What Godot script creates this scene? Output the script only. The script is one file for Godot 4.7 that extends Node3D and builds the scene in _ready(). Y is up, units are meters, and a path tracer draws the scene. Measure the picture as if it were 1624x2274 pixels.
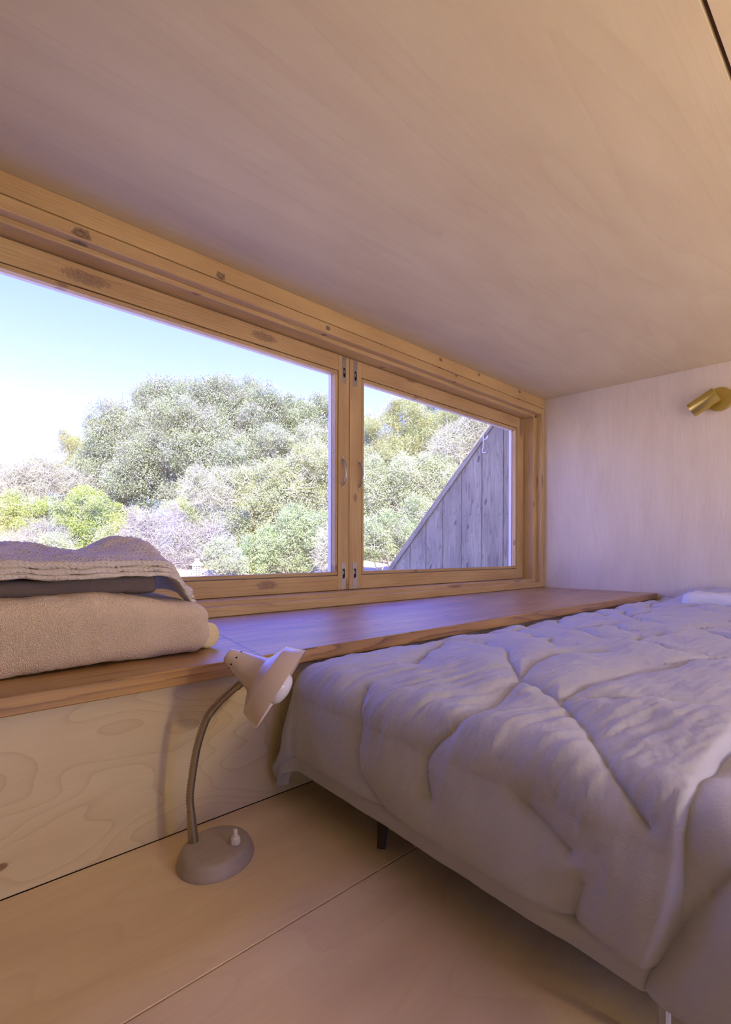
extends Node3D

const IMG_W := 1624.0
const IMG_H := 2274.0
const FOCAL := 1194.0          # pixels
const YAW := 0.7885            # camera turned this far from the window's normal
const EYE := Vector3(0.0, 0.631, 0.0)
const CEIL := 1.752
const WALL_X := 3.729          # face of the end wall
const CASE_Z := -1.88          # face of the window casing
const SASH_Z := -2.0
const BENCH_Y := 0.374
const FLOOR_TOP := 0.0

var rng := RandomNumberGenerator.new()
var M := {}
var names := {}

# ------------------------------------------------------------------ helpers
func numbered(called: String) -> String:
	var n: int = names.get(called, 0)
	names[called] = n + 1
	return called if n == 0 else "%s_%03d" % [called, n]

func tag(o: Node3D, label: String, category: String = "", group: String = "", kind: String = "") -> void:
	if label: o.set_meta("label", label)
	if category: o.set_meta("category", category)
	if group: o.set_meta("group", group)
	if kind: o.set_meta("kind", kind)

func thing(called: String, at: Vector3, label: String, category: String, group: String = "", kind: String = "") -> Node3D:
	var o := Node3D.new()
	o.name = numbered(called)
	add_child(o)
	o.position = at
	tag(o, label, category, group, kind)
	return o

func new_st() -> SurfaceTool:
	var st := SurfaceTool.new()
	st.begin(Mesh.PRIMITIVE_TRIANGLES)
	return st

func put_mesh(called: String, m: Mesh, material: Material, parent: Node3D) -> MeshInstance3D:
	var o := MeshInstance3D.new()
	o.name = called
	o.mesh = m
	if material: o.material_override = material
	o.cast_shadow = GeometryInstance3D.SHADOW_CASTING_SETTING_ON
	parent.add_child(o, true)
	return o

func obj(called: String, st: SurfaceTool, material: Material, parent: Node3D) -> MeshInstance3D:
	return put_mesh(called, st.commit(), material, parent)

func group_node(called: String, parent: Node3D, at := Vector3.ZERO) -> Node3D:
	var o := Node3D.new()
	o.name = called
	o.position = at
	parent.add_child(o, true)
	return o

func tri(st: SurfaceTool, p: Array, uv: Array, n: Array, out: Vector3) -> void:
	var a: Vector3 = p[0]; var b: Vector3 = p[1]; var c: Vector3 = p[2]
	var flip := (c - a).cross(b - a).dot(out) < 0.0
	for k in ([0, 2, 1] if flip else [0, 1, 2]):
		st.set_normal(n[k]); st.set_uv(uv[k]); st.add_vertex(p[k])

func quad(st: SurfaceTool, p: Array, uv: Array, out: Vector3) -> void:
	var a: Vector3 = p[0]; var b: Vector3 = p[1]; var c: Vector3 = p[2]; var d: Vector3 = p[3]
	var n := (c - a).cross(d - b)
	if n.length() < 1e-12: return
	n = n.normalized()
	if n.dot(out) < 0.0: n = -n
	tri(st, [a, b, c], [uv[0], uv[1], uv[2]], [n, n, n], n)
	tri(st, [a, c, d], [uv[0], uv[2], uv[3]], [n, n, n], n)

# A box with chamfered edges; grain runs along axis g; uv = metres / size of the texture + offset. warp may move each vertex.
func box(st: SurfaceTool, lo: Vector3, hi: Vector3, bev := 0.0015, g := 0, us := 3.7, vs := 0.5, off := Vector2.ZERO, warp = null) -> void:
	var ce := (lo + hi) / 2.0
	var at := func(sx: int, sy: int, sz: int, full: int) -> Vector3:
		var s := [sx, sy, sz]
		var p := Vector3.ZERO
		for k in 3:
			var b := 0.0 if k == full else bev
			p[k] = hi[k] - b if s[k] > 0 else lo[k] + b
		return p
	var face := func(pts: Array, out: Vector3, na: int) -> void:
		var o1 := 0
		for k in 3:
			if k != g and k != na: o1 = k
		var uv := []
		var q := []
		for p in pts:
			var u: float = (p[g] if na != g else p[o1] * 0.2) / us + off.x
			var v: float = (p[o1] - lo[o1] if na != g else p[(g + 1) % 3]) / vs + off.y
			uv.append(Vector2(u, v))
			q.append(warp.call(p) if warp != null else p)
		quad(st, q, uv, out)
	for k in 3:
		var i := (k + 1) % 3
		var j := (k + 2) % 3
		for s in [-1, 1]:
			var pts := []
			for c in [[-1, -1], [1, -1], [1, 1], [-1, 1]]:
				var sg := [0, 0, 0]
				sg[k] = s; sg[i] = c[0]; sg[j] = c[1]
				pts.append(at.call(sg[0], sg[1], sg[2], k))
			var out := Vector3.ZERO
			out[k] = s
			face.call(pts, out, k)
	if bev <= 0.0: return
	for k in 3:     # the chamfers along axis k
		var i := (k + 1) % 3
		var j := (k + 2) % 3
		for si in [-1, 1]:
			for sj in [-1, 1]:
				var a := [0, 0, 0]; var b := [0, 0, 0]
				a[i] = si; a[j] = sj; a[k] = -1
				b[i] = si; b[j] = sj; b[k] = 1
				var out := Vector3.ZERO
				out[i] = si; out[j] = sj
				face.call([at.call(a[0], a[1], a[2], i), at.call(b[0], b[1], b[2], i), at.call(b[0], b[1], b[2], j), at.call(a[0], a[1], a[2], j)], out, i if i != g else j)
	for sx in [-1, 1]:
		for sy in [-1, 1]:
			for sz in [-1, 1]:
				var p := [at.call(sx, sy, sz, 0), at.call(sx, sy, sz, 1), at.call(sx, sy, sz, 2)]
				var out := Vector3(sx, sy, sz).normalized()
				if warp != null:
					for k in 3: p[k] = warp.call(p[k])
				tri(st, p, [off, off, off], [out, out, out], out)

func one_box(called: String, lo: Vector3, hi: Vector3, material: Material, parent: Node3D, bev := 0.0015, g := 0, us := 3.7, vs := 0.5, off := Vector2.ZERO, warp = null) -> MeshInstance3D:
	var st := new_st()
	box(st, lo, hi, bev, g, us, vs, off, warp)
	return obj(called, st, material, parent)

# A lathe about axis y of profile points (radius, height), placed by xf.
func lathe(st: SurfaceTool, prof: Array, seg: int, xf: Transform3D, sx := 1.0, sz := 1.0, sharp := 0.7) -> void:
	var n := prof.size()
	var sn := []
	for k in n - 1:
		var d: Vector2 = prof[k + 1] - prof[k]
		sn.append(Vector2(d.y, -d.x).normalized())
	for k in n - 1:
		var n0: Vector2 = sn[k]
		var n1: Vector2 = sn[k]
		if k > 0 and sn[k - 1].dot(sn[k]) > sharp: n0 = (sn[k - 1] + sn[k]).normalized()
		if k < n - 2 and sn[k + 1].dot(sn[k]) > sharp: n1 = (sn[k + 1] + sn[k]).normalized()
		for i in seg:
			var t0 := TAU * i / seg
			var t1 := TAU * (i + 1) / seg
			var mk := func(q: Vector2, t: float) -> Vector3: return xf * Vector3(q.x * cos(t) * sx, q.y, q.x * sin(t) * sz)
			var nm := func(q: Vector2, t: float) -> Vector3: return (xf.basis * Vector3(q.x * cos(t) / sx, q.y, q.x * sin(t) / sz)).normalized()
			var p := [mk.call(prof[k], t0), mk.call(prof[k], t1), mk.call(prof[k + 1], t1), mk.call(prof[k + 1], t0)]
			var nn := [nm.call(n0, t0), nm.call(n0, t1), nm.call(n1, t1), nm.call(n1, t0)]
			var uv := [Vector2(float(i) / seg, float(k) / n), Vector2(float(i + 1) / seg, float(k) / n), Vector2(float(i + 1) / seg, float(k + 1) / n), Vector2(float(i) / seg, float(k + 1) / n)]
			var out: Vector3 = nn[0] + nn[1] + nn[2] + nn[3]
			tri(st, [p[0], p[1], p[2]], [uv[0], uv[1], uv[2]], [nn[0], nn[1], nn[2]], out)
			tri(st, [p[0], p[2], p[3]], [uv[0], uv[2], uv[3]], [nn[0], nn[2], nn[3]], out)

# A round tube along points, with a radius at each.
func tube(st: SurfaceTool, pts: Array, radii: Array, seg := 10, caps := true) -> void:
	var n := pts.size()
	var side := Vector3.UP
	var rings := []
	var norms := []
	for k in n:
		var t: Vector3 = (pts[mini(k + 1, n - 1)] - pts[maxi(k - 1, 0)]).normalized()
		if k == 0: side = t.cross(Vector3(0.31, 0.87, 0.38)).normalized()
		side = (side - t * side.dot(t)).normalized()
		var up := t.cross(side)
		var ring := []
		var nr := []
		for i in seg:
			var a := TAU * i / seg
			var d := side * cos(a) + up * sin(a)
			nr.append(d)
			ring.append(pts[k] + d * radii[k])
		rings.append(ring)
		norms.append(nr)
	for k in n - 1:
		for i in seg:
			var j := (i + 1) % seg
			var out: Vector3 = norms[k][i] + norms[k][j]
			var u0 := Vector2(float(i) / seg, float(k) / n)
			tri(st, [rings[k][i], rings[k][j], rings[k + 1][j]], [u0, u0, u0], [norms[k][i], norms[k][j], norms[k + 1][j]], out)
			tri(st, [rings[k][i], rings[k + 1][j], rings[k + 1][i]], [u0, u0, u0], [norms[k][i], norms[k + 1][j], norms[k + 1][i]], out)
	if caps:
		for e in [0, n - 1]:
			var d: Vector3 = (pts[0] - pts[1] if e == 0 else pts[n - 1] - pts[n - 2]).normalized()
			for i in seg:
				tri(st, [pts[e], rings[e][i], rings[e][(i + 1) % seg]], [Vector2.ZERO, Vector2.ZERO, Vector2.ZERO], [d, d, d], d)

# A soft rounded block: cube faces pushed onto a rounded box, then moved by disp(position, normal).
func soft_box(lo: Vector3, hi: Vector3, r: float, step: float, disp: Callable) -> ArrayMesh:
	var st := new_st()
	st.set_smooth_group(0)
	var ce := (lo + hi) / 2.0
	var half := (hi - lo) / 2.0
	var core := half - Vector3.ONE * r
	for k in 3:
		var i := (k + 1) % 3
		var j := (k + 2) % 3
		var ni := maxi(6, int(2.0 * half[i] / step))
		var nj := maxi(6, int(2.0 * half[j] / step))
		for s in [-1.0, 1.0]:
			var grid := []
			for a in ni + 1:
				var row := []
				for b in nj + 1:
					var p := Vector3.ZERO
					p[k] = half[k] * s
					p[i] = half[i] * (2.0 * a / ni - 1.0)
					p[j] = half[j] * (2.0 * b / nj - 1.0)
					var c := Vector3(clampf(p.x, -core.x, core.x), clampf(p.y, -core.y, core.y), clampf(p.z, -core.z, core.z))
					var n := (p - c).normalized()
					row.append(disp.call(ce + c + n * r, n))
				grid.append(row)
			for a in ni:
				for b in nj:
					var q := [grid[a][b], grid[a + 1][b], grid[a + 1][b + 1], grid[a][b + 1]]
					for t in ([[0, 2, 1], [0, 3, 2]] if s > 0 else [[0, 1, 2], [0, 2, 3]]):
						for v in t:
							st.add_vertex(q[v])
	st.generate_normals()
	return st.commit()

func noise(sd: int, freq := 1.0, oct := 3, kind := FastNoiseLite.TYPE_SIMPLEX_SMOOTH) -> FastNoiseLite:
	var n := FastNoiseLite.new()
	n.seed = sd
	n.noise_type = kind
	n.frequency = freq
	n.fractal_type = FastNoiseLite.FRACTAL_FBM if oct > 1 else FastNoiseLite.FRACTAL_NONE
	n.fractal_octaves = oct
	return n

func sm(a: float, b: float, x: float) -> float:
	return smoothstep(a, b, x)

# ------------------------------------------------------------------ textures
# Wood seen along the grain (u). rot: grain along the picture's height instead. knots: [u, v, ru, rv] in metres on a sw x sh metre sheet.
func wood_tex(w: int, h: int, sw: float, sh: float, sd: int, fu: float, fv: float, rings: float, tilt: float, base: Color, dark: Color, line: float, fib: float, blot: float, knots := [], knot_col := Color(0.32, 0.24, 0.17)) -> ImageTexture:
	var n1 := noise(sd, 1.0, 3)
	var n2 := noise(sd + 7, 1.0, 2)
	var n3 := noise(sd + 13, 1.0, 2)
	var data := PackedByteArray()
	data.resize(w * h * 3)
	var at := 0
	for y in h:
		var v := sh * y / h
		for x in w:
			var u := sw * x / w
			var hh := n1.get_noise_2d(u * fu, v * fv)
			var core := 0.0
			for k in knots:
				var du: float = (u - k[0]) / k[2]
				var dv: float = (v - k[1]) / k[3]
				var dd := du * du * 0.18 + dv * dv * 0.6
				if dd < 9.0:
					hh += 0.10 * exp(-dd) * signf(dv + 0.001)
				var d2 := sqrt(du * du + dv * dv) + n2.get_noise_2d(u * 60.0, v * 60.0) * 0.35
				if d2 < 1.35: core = maxf(core, sm(1.3, 0.75, d2) * (0.75 + 0.25 * sin(d2 * 14.0)))
			var r := hh * rings + v * tilt
			var f := r - floorf(r)
			var ln := f * f * f
			ln *= ln
			ln *= 1.0 - sm(0.97, 1.0, f)
			ln = maxf(ln, 0.35 * f * f)
			var fb := n2.get_noise_2d(u * 6.0, v * 420.0)
			var t := clampf(ln * line + fb * fib + n3.get_noise_2d(u * 1.6, v * 6.0) * blot, -0.25, 1.0)
			var cr := base.r + (dark.r - base.r) * t
			var cg := base.g + (dark.g - base.g) * t
			var cb := base.b + (dark.b - base.b) * t
			if core > 0.0:
				cr = lerpf(cr, knot_col.r, core); cg = lerpf(cg, knot_col.g, core); cb = lerpf(cb, knot_col.b, core)
			data[at] = clampi(int(cr * 255.0), 0, 255)
			data[at + 1] = clampi(int(cg * 255.0), 0, 255)
			data[at + 2] = clampi(int(cb * 255.0), 0, 255)
			at += 3
	return ImageTexture.create_from_image(Image.create_from_data(w, h, false, Image.FORMAT_RGB8, data))

func height_tex(size: int, fn: Callable) -> ImageTexture:
	var data := PackedByteArray()
	data.resize(size * size)
	for y in size:
		for x in size:
			data[y * size + x] = clampi(int(255.0 * float(fn.call(float(x) / size, float(y) / size))), 0, 255)
	return ImageTexture.create_from_image(Image.create_from_data(size, size, false, Image.FORMAT_L8, data))

func mat(color: Color, rough := 0.7, tex: Texture2D = null) -> StandardMaterial3D:
	var m := StandardMaterial3D.new()
	m.albedo_color = color
	m.roughness = rough
	if tex: m.albedo_texture = tex
	return m

func relief(m: StandardMaterial3D, tex: Texture2D, cm: float, per_metre: float) -> StandardMaterial3D:
	m.uv1_triplanar = true
	m.uv1_scale = Vector3.ONE * per_metre
	m.heightmap_enabled = true
	m.heightmap_texture = tex
	m.heightmap_scale = cm
	return m

func c8(r: int, g: int, b: int) -> Color:
	return Color(r / 255.0, g / 255.0, b / 255.0)

func lin(r: float, g: float, b: float) -> Color:
	return Color(r, g, b).linear_to_srgb()

func make_materials() -> void:
	var ply_b := c8(214, 198, 156)
	var ply_d := c8(178, 152, 114)
	M.ply_ceil = mat(Color.WHITE, 0.62, wood_tex(1200, 480, 4.8, 1.7, 11, 0.13, 1.5, 6.0, 2.0, ply_b, ply_d, 0.13, 0.06, 0.12))
	M.ply_bench = mat(Color.WHITE, 0.55, wood_tex(1280, 320, 1.6, 0.4, 23, 1.1, 3.0, 5.6, 0.0, ply_b, ply_d, 0.42, 0.10, 0.15, [[0.425, 0.075, 0.010, 0.006]], c8(120, 84, 56)))
	M.ply_floor = mat(Color.WHITE, 0.5, wood_tex(1050, 700, 3.0, 2.0, 37, 0.5, 1.8, 6.0, 0.0, c8(228, 205, 164), c8(184, 148, 108), 0.12, 0.07, 0.24, [[0.9, 1.22, 0.004, 0.003], [0.74, 1.30, 0.003, 0.003], [0.86, 1.27, 0.004, 0.003], [1.02, 1.36, 0.004, 0.003], [0.66, 1.42, 0.006, 0.004], [1.05, 1.19, 0.003, 0.003]], c8(120, 78, 52)))
	M.ply_wall = mat(Color.WHITE, 0.6, wood_tex(512, 512, 2.0, 2.0, 51, 0.25, 4.0, 4.0, 0.0, c8(224, 213, 192), c8(192, 174, 148), 0.14, 0.12, 0.14))
	var pine_b := c8(206, 176, 124)
	var pine_d := c8(160, 120, 78)
	# header boards: one sheet; knots stand where the photograph shows them along the 3.7 m
	M.pine_head = mat(Color.WHITE, 0.55, wood_tex(2048, 128, 3.75, 0.14, 61, 0.5, 9.0, 1.6, 120.0, c8(210, 178, 120), pine_d, 0.55, 0.16, 0.25,
		[[0.57, 0.094, 0.026, 0.017], [1.07, 0.014, 0.020, 0.014], [1.62, 0.10, 0.013, 0.010], [2.47, 0.045, 0.016, 0.010], [2.86, 0.05, 0.014, 0.009], [3.36, 0.05, 0.014, 0.010], [2.62, 0.115, 0.013, 0.009]], c8(112, 92, 70)))
	M.pine = mat(Color.WHITE, 0.5, wood_tex(1800, 240, 3.7, 0.5, 71, 0.5, 6.0, 2.6, 70.0, pine_b, pine_d, 0.5, 0.16, 0.3,
		[[0.62, 0.155, 0.07, 0.020], [1.52, 0.05, 0.05, 0.018], [2.35, 0.20, 0.05, 0.016], [1.35, 0.16, 0.06, 0.018], [3.2, 0.35, 0.02, 0.012], [0.4, 0.42, 0.02, 0.012], [2.1, 0.41, 0.016, 0.012]], c8(150, 122, 96)))
	M.worktop = mat(Color.WHITE, 0.42, wood_tex(1800, 320, 5.0, 0.8, 83, 0.45, 5.0, 3.2, 26.0, c8(180, 138, 72), c8(104, 66, 24), 0.85, 0.16, 0.3, [[1.9, 0.775, 0.02, 0.012], [2.2, 0.3, 0.02, 0.014]], c8(86, 52, 30)))
	M.worktop.clearcoat_enabled = true; M.worktop.clearcoat = 0.8; M.worktop.clearcoat_roughness = 0.42
	var wk := []
	rng.seed = 77
	for k in 28:
		wk.append([rng.randf_range(0.05, 2.95), rng.randf_range(0.03, 1.47), rng.randf_range(0.012, 0.022), rng.randf_range(0.009, 0.016)])
	M.weathered = mat(Color.WHITE, 0.8, wood_tex(720, 400, 3.0, 1.5, 97, 0.9, 7.0, 3.4, 30.0, c8(160, 155, 122), c8(88, 82, 66), 0.75, 0.2, 0.35, wk, c8(66, 58, 54)))
	M.gap = mat(c8(70, 46, 26), 0.8)
	M.paint = mat(c8(226, 222, 214), 0.6)
	M.groove_wood = mat(c8(96, 64, 34), 0.7)
	# glass
	var gl := mat(Color(1, 1, 1, 0.02), 0.0)
	gl.transparency = BaseMaterial3D.TRANSPARENCY_ALPHA
	M.glass = gl
	# metals
	M.steel = mat(c8(196, 194, 190), 0.3); M.steel.metallic = 0.9
	M.dark_metal = mat(c8(44, 42, 40), 0.5); M.dark_metal.metallic = 0.5
	M.goose = mat(c8(164, 154, 134), 0.3); M.goose.metallic = 0.85
	M.brass = mat(c8(206, 186, 98), 0.34); M.brass.metallic = 0.9
	M.zinc = mat(c8(226, 228, 232), 0.35); M.zinc.metallic = 0.6
	# lamp
	var chips := wood_tex(256, 256, 1.0, 1.0, 5, 9.0, 9.0, 0.0, 0.0, c8(168, 155, 140), c8(126, 110, 94), 0.0, 0.0, 0.12, [[0.3, 0.3, 0.012, 0.012], [0.7, 0.62, 0.008, 0.01], [0.55, 0.2, 0.008, 0.008], [0.2, 0.8, 0.01, 0.006], [0.85, 0.15, 0.008, 0.008], [0.45, 0.7, 0.006, 0.006]], c8(66, 46, 34))
	M.lamp_base = mat(Color.WHITE, 0.5, chips)
	M.lamp_base.uv1_triplanar = true
	M.lamp_base.uv1_scale = Vector3.ONE * 9.0
	M.shade = mat(c8(214, 198, 184), 0.26)
	M.shade.clearcoat_enabled = true; M.shade.clearcoat = 0.4; M.shade.clearcoat_roughness = 0.15
	M.bulb = mat(c8(232, 230, 230), 0.12)
	M.plastic = mat(c8(226, 218, 200), 0.4)
	M.hole = mat(c8(20, 16, 14), 0.9)
	M.lit_shade = mat(c8(240, 224, 196), 0.9)
	M.lit_shade.emission_enabled = true
	M.lit_shade.emission = lin(1.0, 0.83, 0.5)
	M.lit_shade.emission_energy_multiplier = 0.8
	# cloth
	var nA := noise(301, 1.0, 2)
	var nB := noise(302, 1.0, 3)
	var curl := height_tex(512, func(u: float, v: float) -> float:
		var a := nA.get_noise_2d(u * 46.0, v * 46.0)
		var b := nB.get_noise_2d(u * 20.0 + 9.0, v * 20.0)
		return 0.5 + 0.35 * sin(a * 9.0 + b * 4.0) + 0.25 * b)
	M.fleece = relief(mat(c8(243, 221, 188), 0.95), curl, 0.45, 3.0)
	M.fleece.rim_enabled = true; M.fleece.rim = 0.5
	var knit := height_tex(512, func(u: float, v: float) -> float:
		var row := u * 20.0
		var col := v * 28.0 + 0.35 * absf(2.0 * (row - floorf(row)) - 1.0)
		return 0.5 + 0.32 * sin(col * TAU) * absf(sin(row * PI)) + 0.2 * nB.get_noise_2d(u * 30.0, v * 30.0))
	M.knit = relief(mat(c8(226, 217, 204), 0.95), knit, 0.5, 4.0)
	var weave := height_tex(512, func(u: float, v: float) -> float:
		return 0.5 + 0.3 * nB.get_noise_2d(u * 10.0, v * 10.0) + 0.25 * nA.get_noise_2d(u * 40.0, v * 60.0))
	M.taupe = relief(mat(c8(112, 100, 94), 0.9), weave, 0.25, 4.0)
	M.duvet = relief(mat(c8(188, 190, 198), 0.9), weave, 0.08, 4.0)
	M.duvet.rim_enabled = true; M.duvet.rim = 0.3
	M.pillow = relief(mat(c8(226, 228, 230), 0.9), weave, 0.3, 3.0)
	M.foam = relief(mat(c8(236, 220, 168), 0.8), weave, 0.15, 6.0)
	M.under = mat(c8(70, 52, 40), 0.8)
	M.seat_wood = mat(c8(60, 44, 34), 0.6)
	# outdoors
	M.sand = mat(Color.WHITE, 0.95, wood_tex(256, 256, 1.0, 1.0, 401, 5.0, 5.0, 0.0, 0.0, c8(214, 194, 168), c8(150, 126, 100), 0.0, 0.0, 0.8))
	M.sand.uv1_triplanar = true
	M.sand.uv1_scale = Vector3.ONE * 0.35
	M.stone = mat(c8(226, 220, 206), 0.9)
	M.bark = mat(c8(150, 138, 124), 0.9)
	var lf := mat(Color.WHITE, 0.55)
	lf.vertex_color_use_as_albedo = true
	lf.backlight_enabled = true
	lf.backlight = Color(0.45, 0.5, 0.3)
	M.leaf = lf
	var tw := mat(Color.WHITE, 0.85)
	tw.vertex_color_use_as_albedo = true
	M.twig = tw

# ------------------------------------------------------------------ setting
func build_shell() -> void:
	var fl := thing("floor", Vector3.ZERO, "pale plywood floor in wide sheets with a dark hairline seam", "", "", "structure")
	one_box("floor_panel", Vector3(-4.0, -0.018, -1.1492), Vector3(WALL_X, 0, -0.7372), M.ply_floor, fl, 0.0012, 0, 3.0, 2.0, Vector2(0.25, 0.1))
	one_box("floor_panel", Vector3(-4.0, -0.018, -0.7348), Vector3(WALL_X, 0, 0.47), M.ply_floor, fl, 0.0012, 0, 3.0, 2.0, Vector2(0.16, 0.4))
	one_box("floor_panel", Vector3(-4.0, -0.018, 0.4725), Vector3(WALL_X, 0, 1.25), M.ply_floor, fl, 0.0012, 0, 3.0, 2.0, Vector2(0.45, 0.0))
	one_box("subfloor", Vector3(-4.1, -0.2, -2.08), Vector3(3.85, -0.018, 1.35), M.gap, fl, 0.0)

	var ce := thing("ceiling", Vector3.ZERO, "pale plywood ceiling with a dark shadow gap between its sheets", "", "", "structure")
	one_box("ceiling_panel", Vector3(-4.0, CEIL, -2.0), Vector3(WALL_X, CEIL + 0.018, -0.298), M.ply_ceil, ce, 0.0008, 0, 4.8, 1.7, Vector2(0.18, 0.0))
	one_box("ceiling_panel", Vector3(-4.0, CEIL, -0.288), Vector3(WALL_X, CEIL + 0.018, 1.25), M.ply_ceil, ce, 0.0008, 0, 4.8, 1.7, Vector2(0.1, 0.0))
	one_box("roof_slab", Vector3(-4.1, CEIL + 0.018, -2.08), Vector3(3.85, CEIL + 0.16, 1.35), M.groove_wood, ce, 0.0)

	var wr := thing("wall_right", Vector3.ZERO, "pale plywood end wall with faint upright grain behind the bed", "", "", "structure")
	one_box("wall_panel", Vector3(WALL_X, -0.02, -1.925), Vector3(WALL_X + 0.018, CEIL, 1.25), M.ply_wall, wr, 0.0, 1, 2.0, 2.0, Vector2(0.0, 0.35))
	one_box("wall_core", Vector3(WALL_X + 0.018, -0.25, -2.08), Vector3(WALL_X + 0.12, CEIL + 0.16, 1.35), M.weathered, wr, 0.0, 1, 3.0, 1.5)

	var wl := thing("wall_left", Vector3.ZERO, "plywood end wall at the near end of the room", "", "", "structure")
	one_box("wall_panel", Vector3(-4.1, -0.2, -2.08), Vector3(-4.0, CEIL, 1.35), M.ply_wall, wl, 0.0, 1, 2.0, 2.0)

	# wall under, beside and above the long window
	var wf := thing("wall_front", Vector3.ZERO, "plywood wall round the long low window", "", "", "structure")
	one_box("wall_base", Vector3(-4.0, -0.25, -2.08), Vector3(WALL_X + 0.1, 0.372, -1.905), M.ply_wall, wf, 0.0)
	one_box("wall_pier", Vector3(-4.0, 0.372, -2.08), Vector3(0.012, CEIL, -1.89), M.ply_wall, wf, 0.0, 1, 2.0, 2.0)
	one_box("wall_lintel", Vector3(0.012, 1.637, -2.08), Vector3(WALL_X + 0.1, CEIL, -1.921), M.pine, wf, 0.0)

	# wall behind the camera with the window that is mirrored in the panes
	var wb := thing("wall_back", Vector3.ZERO, "plywood wall facing the long window", "", "", "structure")
	one_box("wall_base", Vector3(-4.0, -0.25, 1.25), Vector3(WALL_X, B_LOW, 1.35), M.ply_wall, wb, 0.0, 1, 2.0, 2.0)
	one_box("wall_lintel", Vector3(B_L, B_TOP, 1.25), Vector3(WALL_X, CEIL, 1.35), M.ply_wall, wb, 0.0, 1, 2.0, 2.0)
	one_box("wall_lintel", Vector3(-4.0, DOOR_TOP, 1.25), Vector3(B_L, CEIL, 1.35), M.ply_wall, wb, 0.0, 1, 2.0, 2.0)
	one_box("wall_pier", Vector3(-4.0, B_LOW, 1.25), Vector3(0.3, DOOR_TOP, 1.35), M.ply_wall, wb, 0.0, 1, 2.0, 2.0)
	one_box("wall_pier", Vector3(0.95, B_LOW, 1.25), Vector3(B_L, DOOR_TOP, 1.35), M.ply_wall, wb, 0.0, 1, 2.0, 2.0)
	one_box("wall_pier", Vector3(B_R, B_LOW, 1.25), Vector3(WALL_X, B_TOP, 1.35), M.ply_wall, wb, 0.0, 1, 2.0, 2.0)
	var w2 := thing("window_2", Vector3.ZERO, "low two-pane window in the wall facing the long window", "", "", "structure")
	for b in [[B_L, B_LOW, B_R, B_LOW + 0.05], [B_L, B_TOP - 0.05, B_R, B_TOP], [B_L, B_LOW + 0.05, B_L + 0.05, B_TOP - 0.05], [B_R - 0.05, B_LOW + 0.05, B_R, B_TOP - 0.05], [1.93, B_LOW + 0.05, 2.03, B_TOP - 0.05]]:
		one_box("window_frame", Vector3(b[0], b[1], 1.26), Vector3(b[2], b[3], 1.32), M.pine, w2, 0.002, 0 if b[2] - b[0] > 0.3 else 1)
	for b in [[B_L + 0.05, 1.93], [2.03, B_R - 0.05]]:
		one_box("pane", Vector3(b[0], B_LOW + 0.05, 1.288), Vector3(b[1], B_TOP - 0.05, 1.292), M.glass, w2, 0.0)

const B_L := 1.3
const B_R := 3.5
const B_TOP := 1.2
const B_LOW := 0.03
const DOOR_TOP := 1.62

func build_window() -> void:
	var w := thing("window_1", Vector3.ZERO, "long low pine window with two sliding sashes and stepped casing", "", "", "structure")
	var us := 3.75
	one_box("header_board", Vector3(0.0, 1.6845, -1.93), Vector3(3.7285, 1.7515, CASE_Z), M.pine_head, w, 0.0012, 0, us, 0.14, Vector2(0, 0.0))
	one_box("header_trim", Vector3(0.0, 1.637, -1.93), Vector3(3.6845, 1.6825, CASE_Z + 0.0005), M.pine_head, w, 0.004, 0, us, 0.14, Vector2(0, 0.56))
	one_box("head_liner", Vector3(0.03, 1.619, -2.06), Vector3(3.66, 1.655, -1.921), M.pine, w, 0.002, 0, 3.7, 0.5, Vector2(0.3, 0.55))
	one_box("side_trim", Vector3(3.685, 0.376, -1.93), Vector3(3.728, 1.6825, CASE_Z), M.pine, w, 0.003, 1, 3.7, 0.5, Vector2(0.1, 0.1))
	one_box("jamb_liner", Vector3(3.64, 0.42, -2.06), Vector3(3.70, 1.619, -1.921), M.pine, w, 0.002, 1, 3.7, 0.5, Vector2(0.6, 0.7))
	one_box("jamb_liner", Vector3(0.03, 0.42, -2.06), Vector3(0.097, 1.619, -1.921), M.pine, w, 0.002, 1, 3.7, 0.5, Vector2(0.2, 0.3))
	one_box("side_trim", Vector3(0.0, 0.376, -1.93), Vector3(0.045, 1.6825, CASE_Z), M.pine, w, 0.003, 1, 3.7, 0.5, Vector2(0.5, 0.1))
	one_box("sill_trim", Vector3(0.045, 0.3745, -1.93), Vector3(3.6845, 0.415, CASE_Z), M.pine, w, 0.003, 0, 3.7, 0.5, Vector2(0.05, 0.84))
	one_box("sill_liner", Vector3(0.09, 0.38, -2.06), Vector3(3.645, 0.4365, -1.906), M.pine, w, 0.003, 0, 3.7, 0.5, Vector2(0.45, 0.2))
	make_sash(w, 0.103, 1.868, 0.08, 0.073, 1.832, 1.822, 0.12)
	make_sash(w, 1.8715, 3.634, 0.0855, 0.092, 1.910, 1.938, 0.62)

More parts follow.
